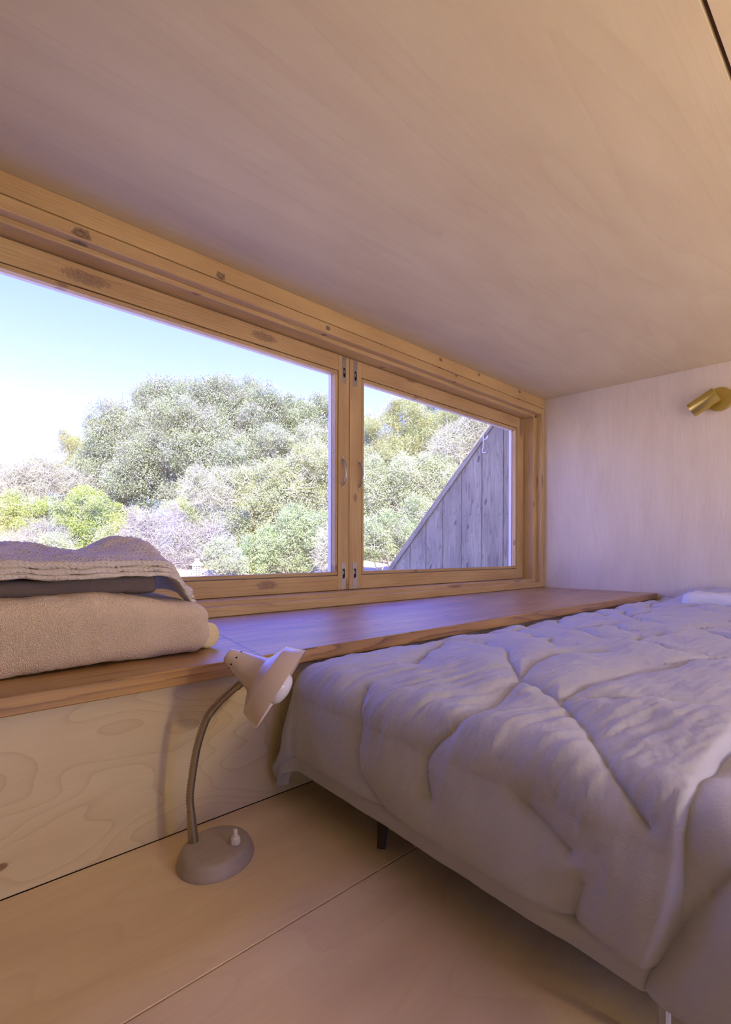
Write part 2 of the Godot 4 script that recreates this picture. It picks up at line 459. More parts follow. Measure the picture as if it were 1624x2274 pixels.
func make_sash(w: Node3D, x0: float, x1: float, sl: float, sr: float, bolt_x: float, handle_x: float, uo: float) -> void:
	var s := group_node("sash", w)
	var y0 := 0.439
	var y1 := 1.614
	var zf := SASH_Z
	var zb := SASH_Z - 0.055
	var br := 0.071
	var tr := 0.078
	one_box("stile", Vector3(x0, y0, zb), Vector3(x0 + sl, y1, zf), M.pine, s, 0.0015, 1, 3.7, 0.5, Vector2(uo, 0.62))
	one_box("stile", Vector3(x1 - sr, y0, zb), Vector3(x1, y1, zf), M.pine, s, 0.0015, 1, 3.7, 0.5, Vector2(uo + 0.13, 0.2))
	one_box("rail", Vector3(x0 + sl, y1 - tr, zb), Vector3(x1 - sr, y1, zf - 0.0002), M.pine, s, 0.0015, 0, 3.7, 0.5, Vector2(0.0, 0.24))
	one_box("rail", Vector3(x0 + sl, y0, zb), Vector3(x1 - sr, y0 + br, zf - 0.0002), M.pine, s, 0.0015, 0, 3.7, 0.5, Vector2(0.04, 0.02))
	# glazing beads, a hair away from the sash, and the pane between them and the outer rebate
	var a := x0 + sl
	var b := x1 - sr
	var c := y0 + br
	var d := y1 - tr
	var g := 0.0035
	var bw := 0.016
	for q in [[a + g, c + g, b - g, c + g + bw, 0], [a + g, d - g - bw, b - g, d - g, 0], [a + g, c + g + bw, a + g + bw, d - g - bw, 1], [b - g - bw, c + g + bw, b - g, d - g - bw, 1]]:
		one_box("glazing_bead", Vector3(q[0], q[1], zf - 0.03), Vector3(q[2], q[3], zf - 0.001), M.pine, s, 0.002, q[4], 3.7, 0.5, Vector2(uo + 0.3, 0.8))
	var ob := new_st()
	for q in [[a - 0.002, c - 0.002, b + 0.002, c + 0.016, 0], [a - 0.002, d - 0.016, b + 0.002, d + 0.002, 0], [a - 0.002, c + 0.016, a + 0.018, d - 0.016, 1], [b - 0.018, c + 0.016, b + 0.002, d - 0.016, 1]]:
		box(ob, Vector3(q[0], q[1], zb - 0.002), Vector3(q[2], q[3], zf - 0.036), 0.001, q[4])
	obj("outer_rebate", ob, M.paint, s)
	one_box("pane", Vector3(a + 0.004, c + 0.004, zf - 0.035), Vector3(b - 0.004, d - 0.004, zf - 0.031), M.glass, s, 0.0)
	# staple heads in the beads
	var nl := new_st()
	for k in 7:
		box(nl, Vector3(b - g - bw - 0.0004, 0.60 + k * 0.13, zf - 0.016), Vector3(b - g - bw + 0.001, 0.606 + k * 0.13, zf - 0.0145), 0.0)
	obj("staple", nl, M.dark_metal, s)
	# flush bolts, top and bottom
	for t in [[y0 + 0.003, 1.0], [y1 - 0.003, -1.0]]:
		var bt := new_st()
		var ya: float = minf(t[0], t[0] + t[1] * 0.132)
		var yb: float = maxf(t[0], t[0] + t[1] * 0.132)
		var yc: float = t[0] + t[1] * 0.078
		var hw := 0.0145
		var z1 := zf + 0.0012
		# plate with an oval opening: the plate in four pieces round it, then the rounded ends
		box(bt, Vector3(bolt_x - hw, ya, zf - 0.004), Vector3(bolt_x + hw, yc - 0.026, z1), 0.0004)
		box(bt, Vector3(bolt_x - hw, yc + 0.026, zf - 0.004), Vector3(bolt_x + hw, yb, z1), 0.0004)
		box(bt, Vector3(bolt_x - hw, yc - 0.026, zf - 0.004), Vector3(bolt_x - 0.009, yc + 0.026, z1), 0.0004)
		box(bt, Vector3(bolt_x + 0.009, yc - 0.026, zf - 0.004), Vector3(bolt_x + hw, yc + 0.026, z1), 0.0004)
		var oval := []
		for k in 25:
			var an := TAU * k / 24.0
			oval.append(Vector3(bolt_x + 0.0085 * cos(an), yc + 0.0085 * sin(an) + (0.0165 if sin(an) >= 0 else -0.0165), z1))
		var rr := []
		for k in 25: rr.append(0.0016)
		tube(bt, oval, rr, 6, false)
		box(bt, Vector3(bolt_x - 0.003, yc - 0.004, zf - 0.003), Vector3(bolt_x + 0.003, yc + 0.014, zf + 0.002), 0.001)
		lathe(bt, [Vector2(0, 0.0), Vector2(0.004, 0.0), Vector2(0.004, 0.0012), Vector2(0.0, 0.0018)], 12, Transform3D(Basis(Vector3.RIGHT, PI / 2), Vector3(bolt_x, yc + t[1] * 0.042, z1)))
		obj("flush_bolt", bt, M.steel, s)
		one_box("bolt_recess", Vector3(bolt_x - 0.0095, yc - 0.027, zf - 0.003), Vector3(bolt_x + 0.0095, yc + 0.027, zf + 0.0003), M.hole, s, 0.0)
	# bow handle
	var h := new_st()
	var pts := []
	var rad := []
	for k in 21:
		var f := k / 20.0
		var bow := sin(f * PI)
		pts.append(Vector3(handle_x, 1.093 - f * 0.128, zf + 0.004 + 0.026 * pow(bow, 0.7)))
		rad.append(0.0042 + 0.0014 * bow)
	tube(h, pts, rad, 10)
	for y in [1.098, 0.960]:
		box(h, Vector3(handle_x - 0.0065, y - 0.012, zf - 0.001), Vector3(handle_x + 0.0065, y + 0.012, zf + 0.003), 0.001)
		lathe(h, [Vector2(0, 0.0), Vector2(0.0042, 0.0), Vector2(0.003, 0.0016), Vector2(0, 0.002)], 10, Transform3D(Basis(Vector3.RIGHT, PI / 2), Vector3(handle_x, y + (0.003 if y > 1.0 else -0.003), zf + 0.003)))
	obj("bow_handle", h, M.steel, s)

func build_bench() -> void:
	var f := thing("bench_front", Vector3(0, 0, -1.15), "pale plywood panel with looping grain below the worktop, behind the desk lamp", "panel")
	one_box("plywood_panel", Vector3(-3.99, 0.0008, -0.018), Vector3(3.725, 0.3365, 0), M.ply_bench, f, 0.0008, 0, 1.6, 0.4, Vector2(0.13, 0.04))
	var t := thing("worktop", Vector3(0, 0, 0), "oiled pine worktop running below the window, two boards with a dark joint", "worktop")
	var zA := -1.118
	var zB := -1.878
	var joint := func(side: float) -> Callable:
		return func(p: Vector3) -> Vector3:
			if (side < 0 and p.x > 0.6) or (side > 0 and p.x < 0.9): p.x += -0.265 * (p.z - zA)
			return p
	one_box("board", Vector3(-3.99, 0.337, zB), Vector3(0.7495, BENCH_Y, zA), M.worktop, t, 0.002, 0, 5.0, 0.8, Vector2(0.26, 0.0), joint.call(-1.0))
	one_box("board", Vector3(0.7525, 0.337, zB), Vector3(3.727, BENCH_Y, zA + 0.002), M.worktop, t, 0.003, 0, 5.0, 0.8, Vector2(0.2, 0.02), joint.call(1.0))

# ------------------------------------------------------------------ bed
const D_R := 0.075
const D_TOP := 0.348
const D_Z0 := -1.04
const D_DROP := 0.298

func bed_left(z: float) -> float:
	return 0.70 + 0.131 * (-0.21 - z)

var creases := []
var nq: FastNoiseLite
var nr: FastNoiseLite
var seeds := []

func seg_dist(p: Vector2, a: Vector2, b: Vector2) -> float:
	var ab := b - a
	var t := clampf((p - a).dot(ab) / ab.length_squared(), 0.0, 1.0)
	return p.distance_to(a + ab * t)

func quilt(a: float, b: float) -> float:
	var p := Vector2(a, b)
	var d := 9.0
	for c in creases:
		for k in c.size() - 1:
			var q: Vector2 = c[k]
			if absf(q.x - p.x) < 0.35 and absf(q.y - p.y) < 0.35:
				d = minf(d, seg_dist(p, c[k], c[k + 1]))
	var f1 := 9.0
	var f2 := 9.0
	var pw := p + Vector2(nq.get_noise_2d(a * 3.0, b * 3.0), nq.get_noise_2d(a * 3.0 + 40.0, b * 3.0)) * 0.1
	for s in seeds:
		var e := pw.distance_to(s)
		if e < f1:
			f2 = f1; f1 = e
		elif e < f2: f2 = e
	var far := sm(0.25, 0.75, a)
	var cell := minf((f2 - f1) * 0.5, 0.12) * far + (1.0 - far) * 0.12
	d = minf(d, cell)
	var h := 0.017 * (1.0 - exp(-d / 0.032)) - 0.006 * exp(-d / 0.005)
	h += 0.008 * nq.get_noise_2d(a * 4.5 + 5.0, b * 4.5)
	# drawn folds that run over the edge
	var fold := nr.get_noise_2d(a * 3.2 + b * 5.0, b * 26.0 - a * 6.0)
	h += 0.006 * fold * (sm(0.34, 0.02, absf(a - 0.06)) + 0.30 * sm(0.2, 0.5, a) + 0.10)
	h += (0.0008 + 0.0012 * sm(-0.1, 0.05, a)) * nr.get_noise_2d(a * 12.0 + b * 20.0, b * 60.0 - a * 20.0)
	# stitched hem
	var top := sm(-0.267, -0.262, a)
	h += -0.010 * exp(-pow((a + 0.262) / 0.0045, 2.0))
	return h if a > -0.262 else h * (0.4 + 0.6 * top)

func drape(a: float, b: float, zfront: float) -> Array:
	var da := maxf(0.0, -a)
	var db := maxf(0.0, -b)
	var l := sqrt(da * da + db * db)
	var z := D_Z0 + maxf(b, 0.0)
	var p := Vector3(bed_left(z) + D_R + maxf(a, 0.0), D_TOP, z)
	var n := Vector3.UP
	if l > 1e-6:
		var th := minf(l / D_R, PI / 2)
		var out := Vector3(-da / l, 0, -db / l)
		p += out * (D_R * sin(th)) + Vector3.DOWN * (D_R * (1.0 - cos(th)) + maxf(0.0, l - D_R * PI / 2))
		n = out * sin(th) + Vector3.UP * cos(th)
		var drop := clampf((l - D_R * PI / 2) / 0.2, 0.0, 1.0)
		p += out * 0.016 * sin(PI * minf(drop, 1.0)) * minf(1.0, (b + 0.25) / 0.25)
		var corner := 4.0 * da * db / (l * l) * 0.5
		p += out * 0.045 * corner * drop * drop
		p.y += 0.35 * corner * maxf(0.0, l - 0.26)
	return [p, n]

func cloth_grid(na: int, nb: int, fn: Callable) -> ArrayMesh:
	var pos := PackedVector3Array()
	pos.resize((na + 1) * (nb + 1))
	for i in na + 1:
		for j in nb + 1:
			pos[i * (nb + 1) + j] = fn.call(float(i) / na, float(j) / nb)
	var nrm := PackedVector3Array()
	nrm.resize(pos.size())
	for i in na + 1:
		for j in nb + 1:
			var du := pos[mini(i + 1, na) * (nb + 1) + j] - pos[maxi(i - 1, 0) * (nb + 1) + j]
			var dv := pos[i * (nb + 1) + mini(j + 1, nb)] - pos[i * (nb + 1) + maxi(j - 1, 0)]
			nrm[i * (nb + 1) + j] = dv.cross(du).normalized()
	var idx := PackedInt32Array()
	for i in na:
		for j in nb:
			var a := i * (nb + 1) + j
			for k in [a, a + nb + 1, a + 1, a + 1, a + nb + 1, a + nb + 2]: idx.append(k)
	var arr := []
	arr.resize(Mesh.ARRAY_MAX)
	arr[Mesh.ARRAY_VERTEX] = pos
	arr[Mesh.ARRAY_NORMAL] = nrm
	arr[Mesh.ARRAY_INDEX] = idx
	var m := ArrayMesh.new()
	m.add_surface_from_arrays(Mesh.PRIMITIVE_TRIANGLES, arr)
	return m

func v2s(list: Array) -> Array:
	var o := []
	for k in range(0, list.size(), 2): o.append(Vector2(list[k], list[k + 1]))
	return o

func build_bed() -> void:
	nq = noise(811, 1.0, 2)
	nr = noise(812, 1.0, 3)
	creases = [
		v2s([0.237, 0.448, 0.15, 0.470, 0.07, 0.485, -0.02, 0.484, -0.062, 0.478, -0.102, 0.454, -0.134, 0.436, -0.159, 0.442, -0.191, 0.454]),
		v2s([0.237, 0.448, 0.30, 0.40, 0.38, 0.33, 0.52, 0.237]),
		v2s([0.237, 0.448, 0.39, 0.393, 0.511, 0.375, 0.62, 0.40, 0.70, 0.46]),
		v2s([0.237, 0.448, 0.221, 0.502, 0.188, 0.568, 0.084, 0.671, 0.011, 0.725, -0.046, 0.767, -0.094, 0.816]),
		v2s([-0.03, 0.21, -0.118, 0.237, -0.175, 0.237, -0.215, 0.255, -0.239, 0.297, -0.264, 0.321]),
		v2s([0.52, -0.01, 0.36, 0.06, 0.269, 0.11, 0.196, 0.146]),
		v2s([-0.134, 0.635, -0.151, 0.683, -0.167, 0.719]),
		v2s([-0.199, 0.737, -0.239, 0.725, -0.264, 0.719]),
		v2s([0.188, 0.568, 0.33, 0.585, 0.455, 0.598, 0.705, 0.659]),
		v2s([0.188, 0.568, 0.30, 0.70, 0.36, 0.84]),
		v2s([0.52, 0.237, 0.60, 0.10, 0.52, -0.01])]
	rng.seed = 99
	for i in 9:
		for j in 5:
			seeds.append(Vector2(0.35 + i * 0.31 + rng.randf_range(-0.11, 0.11), -0.1 + j * 0.27 + rng.randf_range(-0.1, 0.1)))
	var bed := thing("bed", Vector3(0.8, 0, -0.4), "low bed base under the grey duvet, with a pale leg and a dark leg showing", "bed")
	one_box("bed_frame", Vector3(0.03, 0.12, -0.66), Vector3(2.9, 0.20, 0.74), M.seat_wood, bed, 0.004)
	one_box("mattress", Vector3(0.02, 0.20, -0.665), Vector3(2.91, 0.318, 0.745), M.pillow, bed, 0.02)
	# the pale corner post at the fold of the covers
	one_box("leg", Vector3(-0.058, 0.0, 0.178), Vector3(-0.044, 0.14, 0.192), M.duvet, bed, 0.003, 1)
	var dl := new_st()
	tube(dl, [Vector3(0.03, 0.0, -0.385), Vector3(0.05, 0.03, -0.40), Vector3(0.085, 0.12, -0.43)], [0.009, 0.012, 0.018], 10)
	obj("leg", dl, M.seat_wood, bed)

	var d := thing("duvet", Vector3.ZERO, "wrinkled grey-white quilted duvet hanging over the end of the bed", "duvet")
	var amin := -0.298
	var amax := 2.92
	var bmin := -0.27
	var na := 330
	var nb := 240
	var m := cloth_grid(na, nb, func(u: float, v: float) -> Vector3:
		var a: float = -0.325 + (0.325 + 0.55) * (u / 0.62) if u < 0.62 else 0.55 + (amax - 0.55) * (u - 0.62) / 0.38
		var b := bmin + (0.832 + 0.036 * sm(-0.29, -0.14, a) - bmin) * v
		var curl := 0.0
		if a < amin:
			curl = (amin - a) / 0.027
			a = amin
		var r := drape(a, b, 0.0)
		var p: Vector3 = r[0]
		var n: Vector3 = r[1]
		p += n * (quilt(a, b) - 0.012)
		# the pillow under the far end, the dip along the worktop
		p.y += 0.062 * sm(3.2, 3.55, p.x) * sm(-1.02, -0.86, p.z) * sm(-0.3, -0.6, p.z)
		p.y += 0.018 * sm(0.05, 0.35, b) * sm(0.05, 0.3, a)
		p.y = maxf(p.y, 0.022)
		p.x = minf(p.x, 3.712)
		if curl > 0.0:
			p -= n * 0.03 * curl
			p.y += 0.006 * curl
		# the near edge turns under
		var e := sm(0.975, 1.0, v)
		p -= n * 0.03 * e * e
		return p)
	put_mesh("quilted_cover", m, M.duvet, d)

	var e := thing("blanket", Vector3.ZERO, "second pale grey cover bunched over the bed corner at the lower right", "blanket")
	var m2 := cloth_grid(150, 110, func(u: float, v: float) -> Vector3:
		var a := -0.325 + 1.6 * u
		var curl := 0.0
		if a < amin:
			curl = (amin - a) / 0.027
			a = amin
		var b := 0.812 + 0.036 * sm(-0.29, -0.14, a) + 0.6 * v
		var lean := sm(0.0, -0.29, a)
		var r := drape(a, b - 0.03 * lean, 0.0)
		var p: Vector3 = r[0]
		var n: Vector3 = r[1]
		p += n * (0.012 * nq.get_noise_2d(a * 5.0 + 70.0, b * 5.0) + 0.002 * nr.get_noise_2d(a * 6.0 + 30.0, b * 12.0))
		p += n * (-0.022 * exp(-v / 0.03))
		var dg := absf(b - 0.838 - 0.44 * (a + 0.29)) if a < -0.02 else 1.0
		p -= n * 0.022 * exp(-dg / 0.018)
		p.y = maxf(p.y, 0.022)
		p -= n * 0.03 * curl
		return p)
	put_mesh("folded_cover", m2, M.duvet, e)

	var pl := thing("pillow", Vector3.ZERO, "white pillow edge showing past the duvet at the end wall", "pillow")
	var np := noise(830, 1.0, 2)
	put_mesh("pillow_case", soft_box(Vector3(3.25, 0.335, -0.86), Vector3(3.72, 0.415, -0.30), 0.035, 0.03, func(p: Vector3, n: Vector3) -> Vector3: return p + n * 0.012 * np.get_noise_3dv(p * 6.0)), M.pillow, pl)

# ------------------------------------------------------------------ cloths on the worktop
func build_cloths() -> void:
	var n1 := noise(901, 1.0, 3)
	var n2 := noise(902, 1.0, 2)
	var b := thing("blanket", Vector3.ZERO, "thick beige fleece blanket folded at the bottom of the pile on the worktop", "blanket")
	put_mesh("folded_fleece", soft_box(Vector3(-0.35, 0.376, -1.66), Vector3(0.690, 0.522, -1.232), 0.048, 0.012, func(p: Vector3, n: Vector3) -> Vector3:
		var q := p + n * (0.010 * n1.get_noise_3dv(p * 5.0) + 0.0022 * n2.get_noise_3dv(p * 90.0))
		q.x += (0.10 * (-1.25 - p.z) * sm(0.2, 0.69, p.x))
		q.y += 0.010 * sm(0.7, 0.3, p.x) * sm(0.45, 0.52, p.y) - 0.02 * sm(0.45, 0.70, p.x) * sm(0.44, 0.52, p.y)
		q.y = maxf(q.y, 0.3755)
		return q), M.fleece, b)
	var t := thing("bed_sheet", Vector3.ZERO, "dark taupe folded sheet between the fleece and the knitted throw", "sheet")
	put_mesh("folded_sheet", soft_box(Vector3(-0.3, 0.524, -1.60), Vector3(0.588, 0.566, -1.335), 0.017, 0.009, func(p: Vector3, n: Vector3) -> Vector3:
		var q := p + n * 0.005 * n1.get_noise_3d(p.x * 5.0 + p.y * 30.0, p.y * 40.0, p.z * 9.0)
		q -= n * 0.004 * exp(-pow((p.x - 0.505) / 0.006, 2.0)) * sm(0.55, 0.53, p.y)
		q.y += 0.004 * sm(0.3, 0.5, p.x) * sm(0.53, 0.56, p.y)
		return q), M.taupe, t)
	var k := thing("throw", Vector3.ZERO, "off-white chunky knitted throw lying on top of the pile by the window", "throw")
	var shape := func(p: Vector3) -> Vector3:
		var q := p
		var back := sm(-1.31, -1.52, p.z)
		q.y += 0.040 * back * (1.0 + 0.5 * n2.get_noise_2d(p.x * 4.0, p.z * 5.0)) + 0.010 * n1.get_noise_2d(p.x * 5.0, p.z * 6.0)
		q.y += 0.018 * exp(-pow((p.x - 0.57) / 0.09, 2.0)) * back
		q.y -= 0.018 * back * exp(-pow((p.x - 0.43) / 0.07, 2.0))
		var fall := sm(0.585, 0.70, p.x)
		q.y -= 0.075 * fall * fall
		q.x -= 0.02 * fall
		q.z += 0.02 * n1.get_noise_2d(p.x * 3.0 + 9.0, 2.0)
		return q
	for l in [[0.565, 0.577, -1.312, 0.011], [0.576, 0.588, -1.318, 0.011], [0.587, 0.605, -1.330, 0.0055]]:
		put_mesh("knit_layer", soft_box(Vector3(-0.3, l[0], -1.62), Vector3(0.702, l[1], l[2]), 0.0055, l[3], func(p: Vector3, n: Vector3) -> Vector3:
			var row := p.z / 0.017 + 0.2 * n2.get_noise_2d(p.x * 20.0, p.z * 20.0)
			var vee := absf(2.0 * (row - floorf(row)) - 1.0)
			var stitch := sin((p.x + 0.006 * vee) / 0.0125 * TAU) * 0.6 + cos(row * TAU) * 0.6
			return shape.call(p + n * (0.0018 * stitch + 0.0015 * n2.get_noise_3dv(p * 60.0)))), M.knit, k)
	var f := thing("foam_roll", Vector3.ZERO, "cream foam roll poking out beside the beige fleece, on the worktop", "foam roll")
	var fs := new_st()
	var prof := [Vector2(0.0, 0.30), Vector2(0.026, 0.30), Vector2(0.033, 0.293), Vector2(0.034, 0.15), Vector2(0.034, 0.008), Vector2(0.031, 0.002), Vector2(0.025, 0.0), Vector2(0.0, 0.002)]
	lathe(fs, prof, 40, Transform3D(Basis(Vector3.RIGHT, -PI / 2), Vector3(0.705, 0.409, -1.292)), 1.0, 1.0, 0.3)
	obj("roll", fs, M.foam, f)

# ------------------------------------------------------------------ desk lamp
func build_lamp() -> void:
	var o := thing("desk_lamp", Vector3(0.5636, 0, -1.0014), "small vintage gooseneck desk lamp standing on the floor, head tipped right", "lamp")
	var at := o.position
	var st := new_st()
	var turn := Basis(Vector3.UP, 0.6684)
	var prof := [Vector2(0.0, 0.0), Vector2(0.997, 0.0), Vector2(1.0, 0.002), Vector2(0.985, 0.008), Vector2(0.94, 0.016), Vector2(0.895, 0.023), Vector2(0.86, 0.0265), Vector2(0.81, 0.0285), Vector2(0.6, 0.0295), Vector2(0.0, 0.03)]
	lathe(st, prof, 72, Transform3D(turn, Vector3.ZERO), 0.0919, 0.075, 0.3)
	obj("base", st, M.lamp_base, o)
	var pts_w := [Vector3(0.534, 0.026, -1.041), Vector3(0.530, 0.093, -1.045), Vector3(0.5285, 0.124, -1.046), Vector3(0.534, 0.185, -1.041), Vector3(0.541, 0.235, -1.034), Vector3(0.553, 0.284, -1.022), Vector3(0.570, 0.316, -1.005), Vector3(0.591, 0.344, -0.985), Vector3(0.599, 0.354, -0.976), Vector3(0.611, 0.3675, -0.964)]
	var p := []
	for q in pts_w: p.append(q - at)
	var sl := new_st()
	tube(sl, [p[0], p[0].lerp(p[1], 0.5), p[1]], [0.0108, 0.0098, 0.0082], 20)
	obj("sleeve", sl, M.goose, o)
	var cv := Curve3D.new()
	cv.bake_interval = 0.002
	for k in range(1, 9):
		var tn: Vector3 = (p[mini(k + 1, 8)] - p[maxi(k - 1, 1)]) * (0.5 / 3.0 if k > 1 and k < 8 else 1.0 / 3.0)
		cv.add_point(p[k], -tn, tn)
	var gp := []
	var gr := []
	var ln := cv.get_baked_length()
	var rings := 46
	for k in rings * 6 + 1:
		var f := float(k) / (rings * 6)
		gp.append(cv.sample_baked(f * ln, true))
		gr.append(0.0066 + 0.0017 * absf(sin(PI * k / 6.0)))
	var gn := new_st()
	tube(gn, gp, gr, 16)
	obj("gooseneck", gn, M.goose, o)
	var fe := new_st()
	tube(fe, [p[8] - (p[9] - p[8]) * 0.3, p[9] + (p[9] - p[8]) * 0.5], [0.0092, 0.0092], 18)
	obj("ferrule", fe, M.goose, o)
	# switch
	var sw := new_st()
	var sp := Vector3(0.592, 0.029, -0.974) - at
	var sprof := []
	for k in [[0.0, 0.0], [0.0098, 0.0], [0.0098, 0.003], [0.0094, 0.012], [0.0078, 0.0148], [0.0, 0.0148]]: sprof.append(Vector2(k[0], k[1]))
	lathe(sw, sprof, 24, Transform3D(Basis(), sp))
	for k in 18:
		var an := TAU * k / 18
		tube(sw, [sp + Vector3(0.0097 * cos(an), 0.001, 0.0097 * sin(an)), sp + Vector3(0.0093 * cos(an), 0.0115, 0.0093 * sin(an))], [0.0009, 0.0009], 5)
	var pb := new_st()
	lathe(pb, [Vector2(0.0045, 0.014), Vector2(0.0045, 0.028), Vector2(0.0036, 0.0292), Vector2(0.0, 0.0294)], 16, Transform3D(Basis(), sp))
	var swo := obj("switch", sw, M.plastic, o)
	tag(swo, "cream ribbed push switch")
	obj("push_button", pb, M.plastic, swo)
	# shade: lathe about the axis from the small end to the rim
	var small := Vector3(0.582, 0.418, -0.994) - at
	var axis := (Vector3(0.080, -0.071, 0.081) + Vector3(-0.705, 0, 0.709) * 0.0035).normalized()
	var side := axis.cross(Vector3.UP).normalized()
	var xf := Transform3D(Basis(side, axis, side.cross(axis)), small)
	var s := 0.000934
	var sh := new_st()
	var outer := [[0.0, 3.0], [13.0, 2.0], [16.0, 4.0], [17.5, 8.0], [41.0, 82.0], [48.0, 87.0], [82.5, 102.5], [84.5, 104.5], [98.5, 143.5], [98.9, 145.2], [97.4, 145.0], [82.5, 106.5], [46.0, 90.0], [39.0, 83.0], [15.0, 10.0], [0.0, 8.0]]
	var op := []
	for q in outer: op.append(Vector2(q[0] * s, q[1] * s))
	# lathe turns (radius, height); keep the outside facing out
	lathe(sh, op, 80, xf, 1.0, 1.0, 0.75)
	var sho := obj("shade", sh, M.shade, o)
	tag(sho, "off-white enamelled cone shade with a wide rim")
	var ho := new_st()
	var toward := (Vector3(0, 0.631, 0) - (small + at)).normalized()
	toward = (toward - axis * toward.dot(axis)).normalized()
	var other := axis.cross(toward)
	for k in [[26.0, -0.2], [24.0, 0.62], [23.0, 1.3], [26.0, -1.1], [26.0, 2.4], [26.0, 3.4]]:
		var r: float = (17.5 + (k[0] - 8.0) * 23.5 / 74.0) * s
		var dir := (toward * cos(k[1]) + other * sin(k[1]))
		var c: Vector3 = small + axis * (k[0] * s) + dir * r
		var nn := (dir - axis * 0.3).normalized()
		lathe(ho, [Vector2(0.0, 0.0004), Vector2(0.0021, 0.0004), Vector2(0.0021, -0.001)], 12, Transform3D(Basis(nn.cross(axis).normalized(), nn, nn.cross(axis).normalized().cross(nn)), c))
	obj("vent_hole", ho, M.hole, o)
	var bu := new_st()
	var bp := []
	for q in [[11.0, 86.0], [19.0, 98.0], [32.0, 118.0], [36.5, 132.0], [36.5, 144.0], [33.5, 151.5], [26.0, 158.0], [14.0, 162.0], [0.0, 163.5]]: bp.append(Vector2(q[0] * s, q[1] * s))
	lathe(bu, bp, 40, xf, 1.0, 1.0, 0.3)
	obj("bulb", bu, M.bulb, o)

# ------------------------------------------------------------------ brass reading light
func build_sconce() -> void:
	var o := thing("wall_lamp", Vector3(WALL_X, 1.536, -0.778), "small brass spot light on a round plate on the end wall", "lamp")
	var st := new_st()
	var onwall := Basis(Vector3(0, 0, 1), PI / 2)   # y axis points away from the wall (-x)
	lathe(st, [Vector2(0.0, 0.0), Vector2(0.066, 0.0), Vector2(0.069, 0.003), Vector2(0.069, 0.020), Vector2(0.067, 0.0225), Vector2(0.0, 0.0235)], 64, Transform3D(onwall, Vector3.ZERO))
	obj("wall_plate", st, M.brass, o)
	var a := Vector3(3.655, 1.5505, -0.790) - o.position
	var b := Vector3(3.655, 1.487, -0.902) - o.position
	var ax := (b - a).normalized()
	var sd := ax.cross(Vector3.RIGHT).normalized()
	var hd := new_st()
	var l := 0.150
	var mid := (a + b) / 2.0
	lathe(hd, [Vector2(0.0, 0.0), Vector2(0.042, 0.0), Vector2(0.0445, 0.002), Vector2(0.0445, l - 0.001), Vector2(0.0435, l), Vector2(0.041, l), Vector2(0.0405, l - 0.03), Vector2(0.0, l - 0.032)], 56, Transform3D(Basis(sd, ax, sd.cross(ax)), mid - ax * l / 2))
	obj("spot_head", hd, M.brass, o)
	var arm := new_st()
	tube(arm, [Vector3(-0.02, 0, 0), Vector3(-0.045, -0.004, -0.03)], [0.009, 0.009], 14)
	obj("swivel_arm", arm, M.brass, o)
	var kb := new_st()
	tube(kb, [Vector3(-0.012, 0.003, 0.066), Vector3(-0.012, 0.003, 0.078)], [0.006, 0.007], 12)
	obj("knob", kb, M.brass, o)

# ------------------------------------------------------------------ outdoors
func ground_at(x: float, z: float) -> float:
	var d := sqrt(x * x + z * z)
	var back := 1.0 if z < 0.0 else 0.35
	return -0.25 + 0.12 * back * maxf(0.0, d - 17.5) * sm(16.5, 19.0, d)

func build_ground() -> void:
	var n := noise(1201, 1.0, 3)
	var st := new_st()
	st.set_smooth_group(0)
	var h := func(i: int, j: int) -> Vector3:
		var x := -30.0 + i * 0.9
		var z := -48.0 + j * 0.9
		var d := sqrt(x * x + z * z)
		return Vector3(x, ground_at(x, z) - 0.02 + 0.10 * n.get_noise_2d(x * 0.5, z * 0.5) * sm(6.0, 15.0, d), z)
	for i in 90:
		for j in 84:
			var a: Vector3 = h.call(i, j); var b: Vector3 = h.call(i + 1, j); var c: Vector3 = h.call(i + 1, j + 1); var d: Vector3 = h.call(i, j + 1)
			for p in [a, b, c, a, c, d]: st.add_vertex(p)
	st.generate_normals()
	var o := obj("ground", st, M.sand, self)
	tag(o, "dry pale sandy ground rising to the scrub outside the window", "", "", "structure")

